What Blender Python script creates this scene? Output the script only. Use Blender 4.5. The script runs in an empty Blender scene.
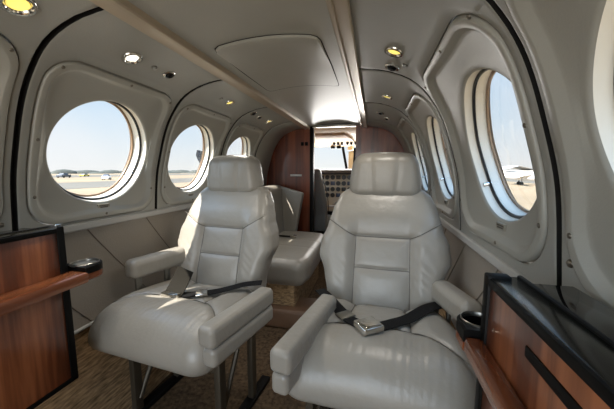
import bpy, bmesh, math, random
from mathutils import Vector, Matrix
random.seed(7)
PI = math.pi
SC = bpy.context.scene
COL = SC.collection

# ------------------------------------------------------------------ helpers
def link(o, parent=None):
    COL.objects.link(o)
    if parent is not None:
        o.parent = parent
    return o

def mesh_obj(name, bm, mat, parent=None, smooth=True, recalc=True, angle=40):
    if recalc:
        bmesh.ops.recalc_face_normals(bm, faces=bm.faces)
    me = bpy.data.meshes.new(name)
    bm.to_mesh(me); bm.free()
    mats = mat if isinstance(mat, (list, tuple)) else [mat]
    for m in mats: me.materials.append(m)
    if smooth:
        me.polygons.foreach_set('use_smooth', [True]*len(me.polygons))
        if angle:
            me.set_sharp_from_angle(angle=math.radians(angle))
    o = bpy.data.objects.new(name, me)
    return link(o, parent)

def thing(name, label, cat, loc=(0,0,0), rz=0, group=None):
    o = bpy.data.objects.new(name, None)
    o.empty_display_size = .05
    link(o); o.location = loc; o.rotation_euler = (0,0,rz)
    o['label'] = label; o['category'] = cat
    if group: o['group'] = group
    return o

def tag(o, label, cat, group=None, kind=None):
    o['label'] = label; o['category'] = cat
    if group: o['group'] = group
    if kind: o['kind'] = kind
    return o

def structure(o, label=None):
    o['kind'] = 'structure'
    if label: o['label'] = label
    return o

def copy_tree(o, parent=None):
    c = o.copy(); COL.objects.link(c)
    if parent is not None: c.parent = parent
    for ch in list(o.children):
        if ch is not c: copy_tree(ch, c)
    return c

def BM(): return bmesh.new()

def add_grid(bm, rows, close_u=False, mi=0):
    """rows of points -> quads"""
    vs = [[bm.verts.new(p) for p in r] for r in rows]
    n = len(vs[0])
    for i in range(len(vs)-1):
        for j in range(n if close_u else n-1):
            k = (j+1) % n
            try:
                f = bm.faces.new((vs[i][j], vs[i][k], vs[i+1][k], vs[i+1][j])); f.material_index = mi
            except ValueError: pass
    return vs

def add_box(bm, lo, hi, mi=0, bev=0, seg=2):
    b = bmesh.new()
    bmesh.ops.create_cube(b, size=1)
    for v in b.verts:
        for i in range(3):
            v.co[i] = (lo[i]+hi[i])/2 + v.co[i]*(hi[i]-lo[i])
    if bev:
        bmesh.ops.bevel(b, geom=list(b.edges), offset=bev, segments=seg, profile=.5, affect='EDGES')
    merge(bm, b, mi)

def merge(bm, b, mi=0, mat=None):
    mp = {}
    for v in b.verts:
        co = mat @ v.co if mat else v.co
        mp[v] = bm.verts.new(co)
    for f in b.faces:
        try:
            nf = bm.faces.new([mp[v] for v in f.verts]); nf.material_index = mi
        except ValueError: pass
    b.free()

def add_tube(bm, pts, r, n=10, caps=True, mi=0, flat=None):
    """tube along points; r number or list; flat=(axis vector, ratio) gives strap-like sections"""
    pts = [Vector(p) for p in pts]
    rings = []
    up = Vector((0,0,1))
    for i, p in enumerate(pts):
        a = pts[max(i-1,0)]; b = pts[min(i+1,len(pts)-1)]
        t = (b-a).normalized()
        s = t.cross(up)
        if s.length < 1e-3: s = t.cross(Vector((1,0,0)))
        s.normalize(); u = s.cross(t)
        rr = r[i] if isinstance(r,(list,tuple)) else r
        rings.append([p + (s*math.cos(2*PI*k/n) + u*math.sin(2*PI*k/n))*rr for k in range(n)])
    vs = add_grid(bm, rings, True, mi)
    if caps:
        bm.faces.new(vs[0]).material_index = mi; bm.faces.new(list(reversed(vs[-1]))).material_index = mi

def add_strap(bm, pts, normals, w, t):
    """flat webbing: rectangular section of width w, thickness t along pts; normals = up of the strap"""
    pts = [Vector(p) for p in pts]
    rings = []
    for i, p in enumerate(pts):
        a = pts[max(i-1,0)]; b = pts[min(i+1,len(pts)-1)]
        tg = (b-a).normalized()
        n = Vector(normals[i] if isinstance(normals, list) else normals)
        n = (n - tg*n.dot(tg)).normalized()
        s = tg.cross(n)
        rings.append([p+s*w/2+n*t/2, p-s*w/2+n*t/2, p-s*w/2-n*t/2, p+s*w/2-n*t/2])
    vs = add_grid(bm, rings, True)
    bm.faces.new(vs[0]); bm.faces.new(list(reversed(vs[-1])))

def add_lathe(bm, prof, n=32, origin=(0,0,0), axis=(0,0,1), mi=0, cap0=False, cap1=False):
    """prof: list of (r, h) around axis"""
    ax = Vector(axis).normalized()
    s = ax.cross(Vector((0,0,1)))
    if s.length < 1e-3: s = Vector((1,0,0))
    s.normalize(); u = ax.cross(s)
    O = Vector(origin)
    rows = [[O + ax*h + (s*math.cos(2*PI*k/n)+u*math.sin(2*PI*k/n))*r for k in range(n)] for r,h in prof]
    vs = add_grid(bm, rows, True, mi)
    if cap0: bm.faces.new(vs[0]).material_index = mi
    if cap1: bm.faces.new(vs[-1]).material_index = mi

def soft_box(size, r, res=.012, fn=None):
    """a dense box with rounded edges, every face a grid; fn(p, n) -> p reshapes it"""
    hx, hy, hz = [s/2 for s in size]
    bm = bmesh.new()
    cache = {}
    def key(p): return (round(p[0],5), round(p[1],5), round(p[2],5))
    def mk(p):
        k = key(p)
        if k in cache: return cache[k]
        q = Vector((max(-hx+r,min(hx-r,p[0])), max(-hy+r,min(hy-r,p[1])), max(-hz+r,min(hz-r,p[2]))))
        d = Vector(p)-q
        n = d.normalized() if d.length>1e-9 else Vector((0,0,1))
        co = q + n*r if d.length>1e-9 else Vector(p)
        if fn: co = Vector(fn(co, n))
        v = bm.verts.new(co); cache[k] = v
        return v
    def ticks(h):
        # denser inside the rounded border
        a = [-h + r*(1-math.cos(t*PI/2/6))/1.0 for t in range(7)] if False else [-h + r*(t/6) for t in range(7)]
        m = max(1, int((2*h-2*r)/res))
        b = [-h+r + (2*h-2*r)*i/m for i in range(1,m)]
        return a + b + [-x for x in reversed(a)]
    T = (ticks(hx), ticks(hy), ticks(hz)); H=(hx,hy,hz)
    def tanmap(x, h):
        # place border samples at equal angles on the rounding
        e = abs(x)-(h-r)
        if e <= 0: return x
        return math.copysign((h-r) + r*math.tan(e/r*PI/4), x)
    for ax in range(3):
        a, b = [(1,2),(2,0),(0,1)][ax]
        for sgn in (-1,1):
            g = []
            for i in T[a]:
                row=[]
                for j in T[b]:
                    p=[0,0,0]; p[ax]=sgn*H[ax]; p[a]=tanmap(i,H[a]); p[b]=tanmap(j,H[b])
                    row.append(mk(p))
                g.append(row)
            for i in range(len(g)-1):
                for j in range(len(g[0])-1):
                    q=(g[i][j],g[i+1][j],g[i+1][j+1],g[i][j+1])
                    if len(set(q))<4: continue
                    try: bm.faces.new(q if sgn>0 else q[::-1])
                    except ValueError: pass
    return bm

def smoothstep(a,b,x):
    t=max(0,min(1,(x-a)/(b-a))); return t*t*(3-2*t)
def lerp(a,b,t): return a+(b-a)*t
def interp(tab, x):
    if x<=tab[0][0]: return tab[0][1]
    for (a,b),(c,d) in zip(tab,tab[1:]):
        if x<=c:
            t=(x-a)/(c-a); t=t*t*(3-2*t)*.5+t*.5
            return b+(d-b)*t
    return tab[-1][1]
def gauss(d,w): return math.exp(-(d/w)**2)
def seg_dist(p,a,b):
    ax,ay=a; bx,by=b; dx,dy=bx-ax,by-ay
    L=dx*dx+dy*dy
    t=max(0,min(1,((p[0]-ax)*dx+(p[1]-ay)*dy)/L)) if L else 0
    return math.hypot(p[0]-ax-t*dx,p[1]-ay-t*dy)

# ------------------------------------------------------------------ materials
def lin(c):
    return tuple(((v/255+.055)/1.055)**2.4 if v/255>.04045 else v/255/12.92 for v in c)+(1,)

def mat(name, col, rough=.5, metal=0, spec=.5, noise=None, bump=None, coat=0, emit=None):
    """noise=(scale, amount 0..1, (sx,sy,sz)), bump=(scale, strength, (sx,sy,sz))"""
    m=bpy.data.materials.new(name); m.use_nodes=True
    nt=m.node_tree; b=nt.nodes['Principled BSDF']
    c=lin(col)
    b.inputs['Base Color'].default_value=c
    b.inputs['Roughness'].default_value=rough; b.inputs['Metallic'].default_value=metal
    b.inputs['Specular IOR Level'].default_value=spec
    if coat: b.inputs['Coat Weight'].default_value=coat; b.inputs['Coat Roughness'].default_value=.08
    if emit:
        b.inputs['Emission Color'].default_value=lin(emit[0]); b.inputs['Emission Strength'].default_value=emit[1]
    tc=nt.nodes.new('ShaderNodeTexCoord')
    def mapped(s):
        mp=nt.nodes.new('ShaderNodeMapping'); mp.inputs['Scale'].default_value=s
        nt.links.new(tc.outputs['Object'],mp.inputs['Vector']); return mp
    if noise:
        n=nt.nodes.new('ShaderNodeTexNoise'); n.inputs['Scale'].default_value=noise[0]; n.inputs['Detail'].default_value=6
        nt.links.new(mapped(noise[2] if len(noise)>2 else (1,1,1)).outputs[0],n.inputs['Vector'])
        r=nt.nodes.new('ShaderNodeValToRGB')
        r.color_ramp.elements[0].position=.3; r.color_ramp.elements[1].position=.7
        a=noise[1]
        r.color_ramp.elements[0].color=(c[0]*(1-a),c[1]*(1-a),c[2]*(1-a),1)
        r.color_ramp.elements[1].color=(min(1,c[0]*(1+a)),min(1,c[1]*(1+a)),min(1,c[2]*(1+a)),1)
        nt.links.new(n.outputs['Fac'],r.inputs['Fac']); nt.links.new(r.outputs['Color'],b.inputs['Base Color'])
    if bump:
        n=nt.nodes.new('ShaderNodeTexNoise'); n.inputs['Scale'].default_value=bump[0]; n.inputs['Detail'].default_value=8
        nt.links.new(mapped(bump[2] if len(bump)>2 else (1,1,1)).outputs[0],n.inputs['Vector'])
        bp=nt.nodes.new('ShaderNodeBump'); bp.inputs['Strength'].default_value=bump[1]; bp.inputs['Distance'].default_value=.004
        nt.links.new(n.outputs['Fac'],bp.inputs['Height']); nt.links.new(bp.outputs['Normal'],b.inputs['Normal'])
    return m

def wood_mat(name, grain, dark, mid, light, rough=.28, scale=1.0):
    """grain: axis index along which the figure runs"""
    m=bpy.data.materials.new(name); m.use_nodes=True
    nt=m.node_tree; b=nt.nodes['Principled BSDF']
    tc=nt.nodes.new('ShaderNodeTexCoord'); mp=nt.nodes.new('ShaderNodeMapping')
    s=[9*scale]*3; s[grain]=.55*scale
    mp.inputs['Scale'].default_value=s
    nt.links.new(tc.outputs['Object'],mp.inputs['Vector'])
    n1=nt.nodes.new('ShaderNodeTexNoise'); n1.inputs['Scale'].default_value=1.6; n1.inputs['Detail'].default_value=5; n1.inputs['Distortion'].default_value=.6
    n2=nt.nodes.new('ShaderNodeTexNoise'); n2.inputs['Scale'].default_value=11; n2.inputs['Detail'].default_value=6
    for n in (n1,n2): nt.links.new(mp.outputs[0],n.inputs['Vector'])
    mx=nt.nodes.new('ShaderNodeMath'); mx.operation='MULTIPLY_ADD'; mx.inputs[1].default_value=.22
    nt.links.new(n2.outputs['Fac'],mx.inputs[0]); nt.links.new(n1.outputs['Fac'],mx.inputs[2])
    r=nt.nodes.new('ShaderNodeValToRGB'); cr=r.color_ramp
    cr.elements[0].position=.42; cr.elements[0].color=lin(dark)
    cr.elements[1].position=.80; cr.elements[1].color=lin(light)
    e=cr.elements.new(.6); e.color=lin(mid)
    nt.links.new(mx.outputs[0],r.inputs['Fac']); nt.links.new(r.outputs['Color'],b.inputs['Base Color'])
    b.inputs['Roughness'].default_value=rough; b.inputs['Coat Weight'].default_value=.35; b.inputs['Coat Roughness'].default_value=.12
    return m

def glass_mat(name, tint=(1,1,1), gloss=.10):
    m=bpy.data.materials.new(name); m.use_nodes=True
    nt=m.node_tree; nt.nodes.clear()
    out=nt.nodes.new('ShaderNodeOutputMaterial'); mix=nt.nodes.new('ShaderNodeMixShader')
    t=nt.nodes.new('ShaderNodeBsdfTransparent'); t.inputs[0].default_value=(*tint,1)
    g=nt.nodes.new('ShaderNodeBsdfGlossy'); g.inputs['Roughness'].default_value=.01
    lw=nt.nodes.new('ShaderNodeLayerWeight'); lw.inputs['Blend'].default_value=.5
    pw=nt.nodes.new('ShaderNodeMath'); pw.operation='POWER'; pw.inputs[1].default_value=4.5; nt.links.new(lw.outputs['Facing'],pw.inputs[0])
    f=nt.nodes.new('ShaderNodeMath'); f.operation='MULTIPLY_ADD'; f.inputs[1].default_value=.55; f.inputs[2].default_value=.02; nt.links.new(pw.outputs[0],f.inputs[0])
    nt.links.new(f.outputs[0],mix.inputs[0]); nt.links.new(t.outputs[0],mix.inputs[1]); nt.links.new(g.outputs[0],mix.inputs[2])
    nt.links.new(mix.outputs[0],out.inputs[0])
    return m

M={}
M['shell']=mat('shell_vinyl',(152,152,146),.40,bump=(220,.12),noise=(3,.05))
M['panel']=mat('panel_vinyl',(161,160,152),.36,bump=(260,.10),noise=(4,.04))
M['reveal']=mat('window_reveal',(226,220,206),.35)
M['gasket']=mat('rubber_gasket',(22,24,28),.35)
M['copper']=mat('amber_sealant',(150,124,98),.4)
M['pane']=glass_mat('window_pane')
M['lower']=mat('sidewall_leather',(138,131,122),.5,bump=(160,.25),noise=(5,.06))
M['trimgrey']=mat('grey_trim',(176,176,174),.35)
M['dark']=mat('dark_gap',(20,19,18),.8)
M['skin']=mat('outer_skin',(225,225,225),.5)
M['ceiling']=mat('ceiling_vinyl',(166,165,157),.36,bump=(200,.10),noise=(3,.05))
M['rail']=mat('rail_strip',(186,172,152),.3,metal=.35,noise=(2,.12,(1,.6,1)))
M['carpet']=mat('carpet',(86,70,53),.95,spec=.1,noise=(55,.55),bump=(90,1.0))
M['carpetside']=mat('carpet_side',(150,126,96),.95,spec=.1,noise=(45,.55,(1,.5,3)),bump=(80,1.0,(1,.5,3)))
M['leather']=mat('seat_leather',(138,134,126),.36,bump=(34,.42),noise=(4,.06))
M['piping']=mat('seat_seam',(84,81,75),.55)
M['wood']=wood_mat('walnut_veneer',2,(40,18,10),(108,58,34),(178,112,74))
M['ledgewood']=wood_mat('walnut_ledge',1,(74,36,20),(126,72,44),(160,100,64),.25)
M['redwood']=wood_mat('bulkhead_veneer',2,(66,26,14),(116,56,34),(150,82,52),.3)
M['gloss']=mat('gloss_black',(6,6,6),.07,spec=.4)
M['olive']=mat('black_top_panel',(17,16,12),.16,spec=.35,noise=(6,.2))
M['black']=mat('matt_black',(8,8,8),.5,spec=.15)
M['webbing']=mat('belt_webbing',(13,13,14),.8,spec=.2,bump=(400,.6))
M['chrome']=mat('chrome',(215,212,205),.14,metal=1)
M['steel']=mat('brushed_steel',(150,148,142),.32,metal=1)
M['frame']=mat('seat_frame_metal',(74,67,56),.45,metal=.5)
M['lens']=mat('lamp_lens',(255,230,120),.3,emit=((240,214,110),.85))
M['lenswhite']=mat('lamp_lens_white',(255,250,235),.3,emit=((255,250,235),1.1))
M['placard']=mat('placard',(150,146,134),.35,metal=.3)
M['ink']=mat('placard_ink',(70,66,60),.6)
M['screw']=mat('screw_metal',(120,114,104),.35,metal=.8)
M['white_strip']=mat('white_strip',(236,232,224),.35)
M['wallseam']=mat('sidewall_seam',(120,112,102),.6)
M['spar']=mat('spar_cover',(100,74,54),.5,noise=(8,.1),bump=(80,.3))

# ------------------------------------------------------------------ camera
cam=bpy.data.cameras.new('camera'); co=bpy.data.objects.new('camera',cam); link(co)
FPX=285.0
cam.sensor_width=36; cam.lens=FPX/614*36; cam.clip_start=.01; cam.clip_end=3000
yaw,pitch=math.radians(13.142),math.radians(-6.704)
d=Vector((-math.sin(yaw)*math.cos(pitch),math.cos(yaw)*math.cos(pitch),math.sin(pitch)))
r=Vector((math.cos(yaw),math.sin(yaw),0)); u=r.cross(d)
Mx=Matrix((r,u,-d)).transposed().to_4x4(); Mx.translation=Vector((.34,0,1.0))
co.matrix_world=Mx
SC.camera=co

# ------------------------------------------------------------------ cabin cross-section
CX=-.02
P0=[(.275,1.405),(.40,1.385),(.50,1.34),(.565,1.27),(.61,1.19),(.65,1.07),(.675,.97),(.69,.83),(.695,.76),(.69,.6),(.665,.3),(.62,.12),(.60,0)]
cum=[0]
for a,b in zip(P0,P0[1:]): cum.append(cum[-1]+math.hypot(b[0]-a[0],b[1]-a[1]))
def prof_raw(s):
    s=max(cum[0]-.2,min(cum[-1],s))
    if s<0: return (P0[0][0]+s*.99, P0[0][1]-s*.16)
    for i in range(len(P0)-1):
        if s<=cum[i+1]+1e-9:
            p1,p2=P0[i],P0[i+1]
            p0=P0[i-1] if i else (2*p1[0]-p2[0],2*p1[1]-p2[1]); p3=P0[i+2] if i+2<len(P0) else (2*p2[0]-p1[0],2*p2[1]-p1[1])
            t=(s-cum[i])/(cum[i+1]-cum[i]); L=cum[i+1]-cum[i]
            l0=(cum[i]-cum[i-1]) if i else L; l2=(cum[i+2]-cum[i+1]) if i+2<len(P0) else L
            out=[]
            for k in (0,1):
                m1=(p2[k]-p0[k])/(l0+L)*L; m2=(p3[k]-p1[k])/(L+l2)*L
                out.append((2*t**3-3*t*t+1)*p1[k]+(t**3-2*t*t+t)*m1+(-2*t**3+3*t*t)*p2[k]+(t**3-t*t)*m2)
            return tuple(out)
    return P0[-1]
NT=400; SMIN,SMAX=-.05,cum[-1]
TAB=[]
for i in range(NT+1):
    s=SMIN+(SMAX-SMIN)*i/NT
    a=prof_raw(s-.012); b=prof_raw(s+.012); p=prof_raw(s)
    tx,tz=b[0]-a[0],b[1]-a[1]; l=math.hypot(tx,tz) or 1
    TAB.append((p[0],p[1],tz/l,-tx/l))
def F(side,y,s,d=0):
    f=(s-SMIN)/(SMAX-SMIN)*NT; i=max(0,min(NT-1,int(f))); t=f-i
    w,z,nw,nz=[lerp(TAB[i][k],TAB[i+1][k],t) for k in range(4)]
    return Vector((CX+side*(w+nw*d), y, z+nz*d))
def NRM(side,y,s): return (F(side,y,s,.01)-F(side,y,s,0)).normalized()
S_TOP=0.0; S_LED={-1:.825,1:.868}     # shell runs from the ceiling rail to the ledge above the leather sidewall
S_CARP=1.205
S_END=cum[-1]
Y_AFT,Y_BULK=-1.25,2.72

# ------------------------------------------------------------------ window bays
def ray_rect(th,cx,cy,x0,x1,y0,y1):
    dx,dy=math.cos(th),math.sin(th); t=1e9
    if dx>1e-9: t=min(t,(x1-cx)/dx)
    if dx<-1e-9: t=min(t,(x0-cx)/dx)
    if dy>1e-9: t=min(t,(y1-cy)/dy)
    if dy<-1e-9: t=min(t,(y0-cy)/dy)
    return t
def ray_rrect(th,cx,cy,x0,x1,y0,y1,r):
    # march to the rounded rectangle's border
    t=ray_rect(th,cx,cy,x0,x1,y0,y1); dx,dy=math.cos(th),math.sin(th)
    px,py=cx+dx*t,cy+dy*t
    qx=min(max(px,x0+r),x1-r); qy=min(max(py,y0+r),y1-r)
    inx=px<x0+r or px>x1-r; iny=py<y0+r or py>y1-r
    if not(inx and iny): return t
    # corner circle centre
    ox=x0+r if px<x0+r else x1-r; oy=y0+r if py<y0+r else y1-r
    ex,ey=cx-ox,cy-oy
    b=ex*dx+ey*dy; c=ex*ex+ey*ey-r*r
    disc=b*b-c
    return -b+math.sqrt(max(0,disc))

R_OPEN=.194; EY=1.055
def angles(yc,sc,y0,y1,s0,s1,n=120):
    A=[2*PI*i/n for i in range(n)]
    for y in (y0,y1):
        for s in (s0,s1): A.append(math.atan2(s-sc,y-yc)%(2*PI))
    return sorted(A)

shell={-1:BM(),1:BM()}; skin={-1:BM(),1:BM()}
def add_bay(side,yb0,yb1,yc,sc,py0,py1,ps0,ps1,rad):
    A=angles(yc,sc,yb0,yb1,S_TOP,S_LED[side])
    g=.008
    rows=[]
    base=[(ray_rrect(t,yc,sc,py0,py1,ps0,ps1,rad),ray_rect(t,yc,sc,yb0+g,yb1-g,S_TOP,S_LED[side])) for t in A]
    def row(fn,d):
        return [F(side,yc+fn(k)*math.cos(A[k]),sc+fn(k)*math.sin(A[k]),d(k) if callable(d) else d) for k in range(len(A))]
    b=shell[side]
    rows.append(row(lambda k:base[k][0]+.004,-.014))
    rows.append(row(lambda k:base[k][0]+.004,-.002))
    rows.append(row(lambda k:base[k][0]+.007,0))
    for i in range(1,9):
        rows.append(row(lambda k:lerp(base[k][0]+.007,base[k][1]-.004,i/8),0))
    rows.append(row(lambda k:base[k][1],-.002))
    rows.append(row(lambda k:base[k][1],-.02))
    add_grid(b,rows[:-1],True); add_grid(b,rows[-2:],True,1)
    # outer skin of the aircraft with the window hole
    b=skin[side]; rows=[]
    fb=[ray_rect(t,yc,sc,yb0,yb1,-.05,S_LED[side]+.02) for t in A]
    for i in range(9):
        rows.append(row(lambda k:lerp(R_OPEN-.012,fb[k],i/8),-.085))
    add_grid(b,rows,True)

def make_window(n,side,yc,sc,py0,py1,ps0,ps1,rad,label):
    A=[2*PI*i/120 for i in range(120)]
    def ring(r,d): return [F(side,yc+r*EY*math.cos(t),sc+r*math.sin(t),d) for t in A]
    bd=[ray_rrect(t,yc,sc,py0,py1,ps0,ps1,rad) for t in A]
    def prow(off,d): return [F(side,yc+(bd[k]-off)*math.cos(t),sc+(bd[k]-off)*math.sin(t),d) for k,t in enumerate(A)]
    bm=BM(); rows=[prow(0,-.016),prow(0,.002),prow(.002,.005),prow(.005,.006),prow(.020,.006),prow(.023,.005),prow(.034,-.006),prow(.039,-.008)]
    for i in range(1,8):
        t=i/8
        rows.append([F(side,yc+lerp(bd[k]-.039,(R_OPEN+.012)*EY,t)*math.cos(a),sc+lerp(bd[k]-.039,R_OPEN+.012,t)*math.sin(a),-.008-.006*t) for k,a in enumerate(A)])
    rows+= [ring(R_OPEN+.008,-.014),ring(R_OPEN+.003,-.0155),ring(R_OPEN,-.02)]
    add_grid(bm,rows,True)
    root=mesh_obj('window_%d'%n,bm,M['panel'],angle=50); structure(root,label)
    bm=BM(); add_grid(bm,[ring(R_OPEN,-.019),ring(R_OPEN-.002,-.03),ring(R_OPEN-.004,-.040)],True)
    mesh_obj('reveal',bm,M['reveal'],root)
    bm=BM(); add_grid(bm,[ring(R_OPEN-.003,-.040),ring(R_OPEN-.010,-.0405),ring(R_OPEN-.012,-.044),ring(R_OPEN-.008,-.049)],True)
    mesh_obj('gasket',bm,M['gasket'],root)
    bm=BM(); add_grid(bm,[ring(R_OPEN-.009,-.047),ring(R_OPEN-.012,-.062),ring(R_OPEN-.014,-.078)],True)
    mesh_obj('outer_reveal',bm,M['reveal'],root)
    bm=BM(); add_grid(bm,[ring(R_OPEN-.012,-.074),ring(R_OPEN-.020,-.0745),ring(R_OPEN-.021,-.079),ring(R_OPEN-.012,-.084)],True)
    mesh_obj('outer_seal',bm,M['copper'],root)
    for d,rr in ((-.046,R_OPEN-.009),(-.080,R_OPEN-.014)):
        bm=BM(); rows=[ring(rr*q,d) for q in (1,.75,.5,.25,.02)]
        vs=add_grid(bm,rows,True); bm.faces.new(vs[-1]); mesh_obj('pane',bm,M['pane'],root)
    if side>0:
        th=math.radians(35); q=F(side,yc+R_OPEN*.985*EY*math.cos(th),sc+R_OPEN*.985*math.sin(th),-.036); nn=NRM(side,yc,sc)
        bm=BM(); add_lathe(bm,[(.0005,-.012),(.007,-.012),(.007,.010),(.0005,.012)],12,q,nn); mesh_obj('clip',bm,M['chrome'],root)
    # placard under the opening
    p=(yc+.0,sc+R_OPEN+.018)
    bm=BM()
    for (a0,a1,b0,b1,h,mi) in [(-.026,.026,-.009,.009,.005,0),(-.020,.020,-.005,-.001,.0056,1),(-.016,.017,.001,.005,.0056,1)]:
        c=[F(side,p[0]+a,p[1]+b,-.012+h) for a,b in ((a0,b0),(a1,b0),(a1,b1),(a0,b1))]
        c2=[F(side,p[0]+a,p[1]+b,-.014) for a,b in ((a0,b0),(a1,b0),(a1,b1),(a0,b1))]
        v=[bm.verts.new(q) for q in c]; w=[bm.verts.new(q) for q in c2]
        bm.faces.new(v).material_index=mi
        for i in range(4): bm.faces.new((v[i],v[(i+1)%4],w[(i+1)%4],w[i])).material_index=mi
    mesh_obj('placard',bm,[M['placard'],M['ink']],root,smooth=False)
    for (yy,ss) in [(py0+.03,ps0+.03),(py1-.03,ps0+.03),(py0+.014,sc-.03),(py0+.014,ps1-.1),(py1-.014,ps1-.1),(yc,ps1-.013),(yc,ps0+.013)]:
        bm=BM(); q=F(side,yy,ss,.006)
        add_lathe(bm,[(.0001,.0028),(.003,.0026),(.005,.0012),(.0056,-.001)],12,q,NRM(side,yy,ss))
        mesh_obj('screw',bm,M['screw'],root)
    return root

LB=[.065,.625,1.2,1.755,2.305]; LC=[.36,.923,1.486,2.04]
RB=[.02,.592,1.205,1.765,2.345]; RC=[.300,.855,1.465,2.05]
desc_l=['round cabin window at the edge of the picture, aft of the cup holder console','large round cabin window above the walnut console with a cup holder','round cabin window beside the headrest of the reclined seat','small round cabin window just behind the far seat headrest']
desc_r=['round cabin window cut off by the picture edge above the black counter','large round cabin window above the black topped walnut console','narrow looking round window beyond the big one on the console side','sliver of round window beside the headrest in front']
SCN=.553
n=1
for side,B,C,D in ((-1,LB,LC,desc_l),(1,RB,RC,desc_r)):
    for i in range(4):
        a=(B[i]+.035,B[i+1]-.028,.258,.805 if side<0 else .830,.085 if side<0 else .115)
        add_bay(side,B[i],B[i+1],C[i],SCN+(.008 if side>0 else 0),*a)
        make_window(n,side,C[i],SCN+(.008 if side>0 else 0),*a,D[i]); n+=1

def strip_rows(side,ys,ss,d): return [[F(side,y,s,d) for s in ss] for y in ys]
def frange(a,b,n): return [a+(b-a)*i/n for i in range(n+1)]
for side,B in ((-1,LB),(1,RB)):
    b=shell[side]
    for y0,y1 in ((Y_AFT,B[0]),(B[-1],Y_BULK)):
        g=.008
        add_grid(b,[[F(side,y,s,d) for s in frange(S_TOP,S_LED[side],40)] for y,d in ((y0+g,-.003),(y0+g+.003,0),(y1-g-.003,0),(y1-g,-.003))])
        for yy in (y0+g,y1-g): add_grid(b,[[F(side,yy,s,d) for s in frange(S_TOP,S_LED[side],40)] for d in (-.002,-.02)],False,1)
        add_grid(skin[side],strip_rows(side,(y0,y1),frange(-.05,S_LED[side]+.02,40),-.085))
    # skin below
    add_grid(skin[side],strip_rows(side,(Y_AFT,4.6),frange(S_LED[side],S_END,30),-.05))
    nm='wall_left' if side<0 else 'wall_right'
    w=mesh_obj(nm,b,[M['shell'],M['dark']],angle=50)
    structure(w,'grey vinyl upper sidewall shell with panel joints')
    mesh_obj('outer_skin',skin[side],M['skin'],w)
    # dark backing that shows in the joints
    bm=BM()
    for yb in [Y_AFT]+B+[Y_BULK]:
        add_grid(bm,strip_rows(side,(yb-.012,yb+.012),frange(S_TOP,S_LED[side],40),-.018))
    mesh_obj('joint_backing',bm,M['dark'],w)
    # ledge trim
    bm=BM(); sl=S_LED[side]
    prof=[(sl-.012,-.01),(sl-.010,.006),(sl-.006,.009),(sl+.012,.009),(sl+.017,.006),(sl+.018,-.006)]
    add_grid(bm,[[F(side,y,s,d) for s,d in prof] for y in frange(Y_AFT,Y_BULK,4)])
    t=mesh_obj('sill_trim',bm,M['trimgrey'],w,angle=30)
    # leather sidewall
    bm=BM(); add_grid(bm,strip_rows(side,frange(Y_AFT,Y_BULK,8),frange(sl+.005,S_CARP,24),-.004))
    lw=mesh_obj('leather_panel',bm,M['lower'],w)
    bm=BM()
    y=-.6
    while y<2.6:
        pts=[F(side,y+ (k/12)*.26,sl+.02+(S_CARP-sl-.03)*k/12,-.003) for k in range(13)]
        add_tube(bm,pts,.0022,6); y+=.29
    mesh_obj('seam',bm,M['wallseam'],lw)
    bm=BM(); add_tube(bm,[F(side,y,S_CARP,.0) for y in frange(Y_AFT,Y_BULK,20)],.007,8)
    mesh_obj('piping',bm,M['trimgrey'],lw)
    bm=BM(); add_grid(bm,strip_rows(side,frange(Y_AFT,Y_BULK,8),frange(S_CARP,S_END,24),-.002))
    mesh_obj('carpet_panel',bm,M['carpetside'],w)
    # bolts on the structural flange aft of the big joint
    for (yy,ss) in ((B[1]-.034,.50),(B[1]-.034,.78),(B[2]-.03,.5)):
        if side<0 and yy>1: continue
        bm=BM(); add_lathe(bm,[(.0001,.005),(.004,.0045),(.007,.002),(.008,-.001)],14,F(side,yy,ss,0),NRM(side,yy,ss))
        mesh_obj('bolt',bm,M['screw'],w)

# ------------------------------------------------------------------ floor, ceiling, rails
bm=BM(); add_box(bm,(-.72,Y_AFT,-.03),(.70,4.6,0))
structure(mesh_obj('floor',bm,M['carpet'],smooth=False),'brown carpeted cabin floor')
# ceiling centre panel, gently arched
RW=.262; Z_R=1.408
def ceil_pt(w,y,d=0):  # w -1..1
    return Vector((CX+w*RW,y,Z_R+.035*(1-w*w)-d))
bm=BM()
add_grid(bm,[[ceil_pt(w,y) for w in frange(-1,1,24)] for y in frange(Y_AFT,Y_BULK+.05,30)])
ce=structure(mesh_obj('ceiling',bm,M['ceiling']),'grey padded ceiling panel between two rails')
bm=BM()
pr=[(-1.25,0),(-1.0,.03),(-.5,.075),(0,.09),(.5,.075),(1.0,.03),(1.25,0)]
add_grid(bm,[[Vector((CX+w*RW,y,1.44+h)) for w,h in pr] for y in (Y_AFT,Y_BULK+.05)])
mesh_obj('outer_skin',bm,M['skin'],ce)
# hatch in the ceiling: rounded raised panel with a dark joint round it
def hatch(y0,y1,w0,w1,r):
    bm=BM(); rows=[]
    yc,wc=(y0+y1)/2,(w0+w1)/2
    A=[2*PI*i/96 for i in range(96)]
    def row(off,d):
        out=[]
        for t in A:
            q=ray_rrect(t,0,0,(w0-w1)/2,(w1-w0)/2,(y0-y1)/2,(y1-y0)/2,r)-off
            x=wc+q*math.cos(t); y=yc+q*math.sin(t)
            out.append(ceil_pt((x-CX)/RW,y,lerp(d,min(d,.0015),smoothstep(y0+.02,y0+.30,y))))
        return out
    rows=[row(-.004,-.004),row(-.004,.006),row(-.001,.009),row(.003,.010),row(.05,.010),row(.1,.010)]
    vs=add_grid(bm,rows,True); 
    bm.faces.new(vs[-1])
    o=mesh_obj('hatch_panel',bm,M['ceiling'],ce)
    bm=BM(); add_grid(bm,[row(-.009,.0012),row(-.004,.0012)],True)
    mesh_obj('hatch_joint',bm,M['dark'],ce)
hatch(.945,1.50,-.215,.155,.03)
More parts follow.
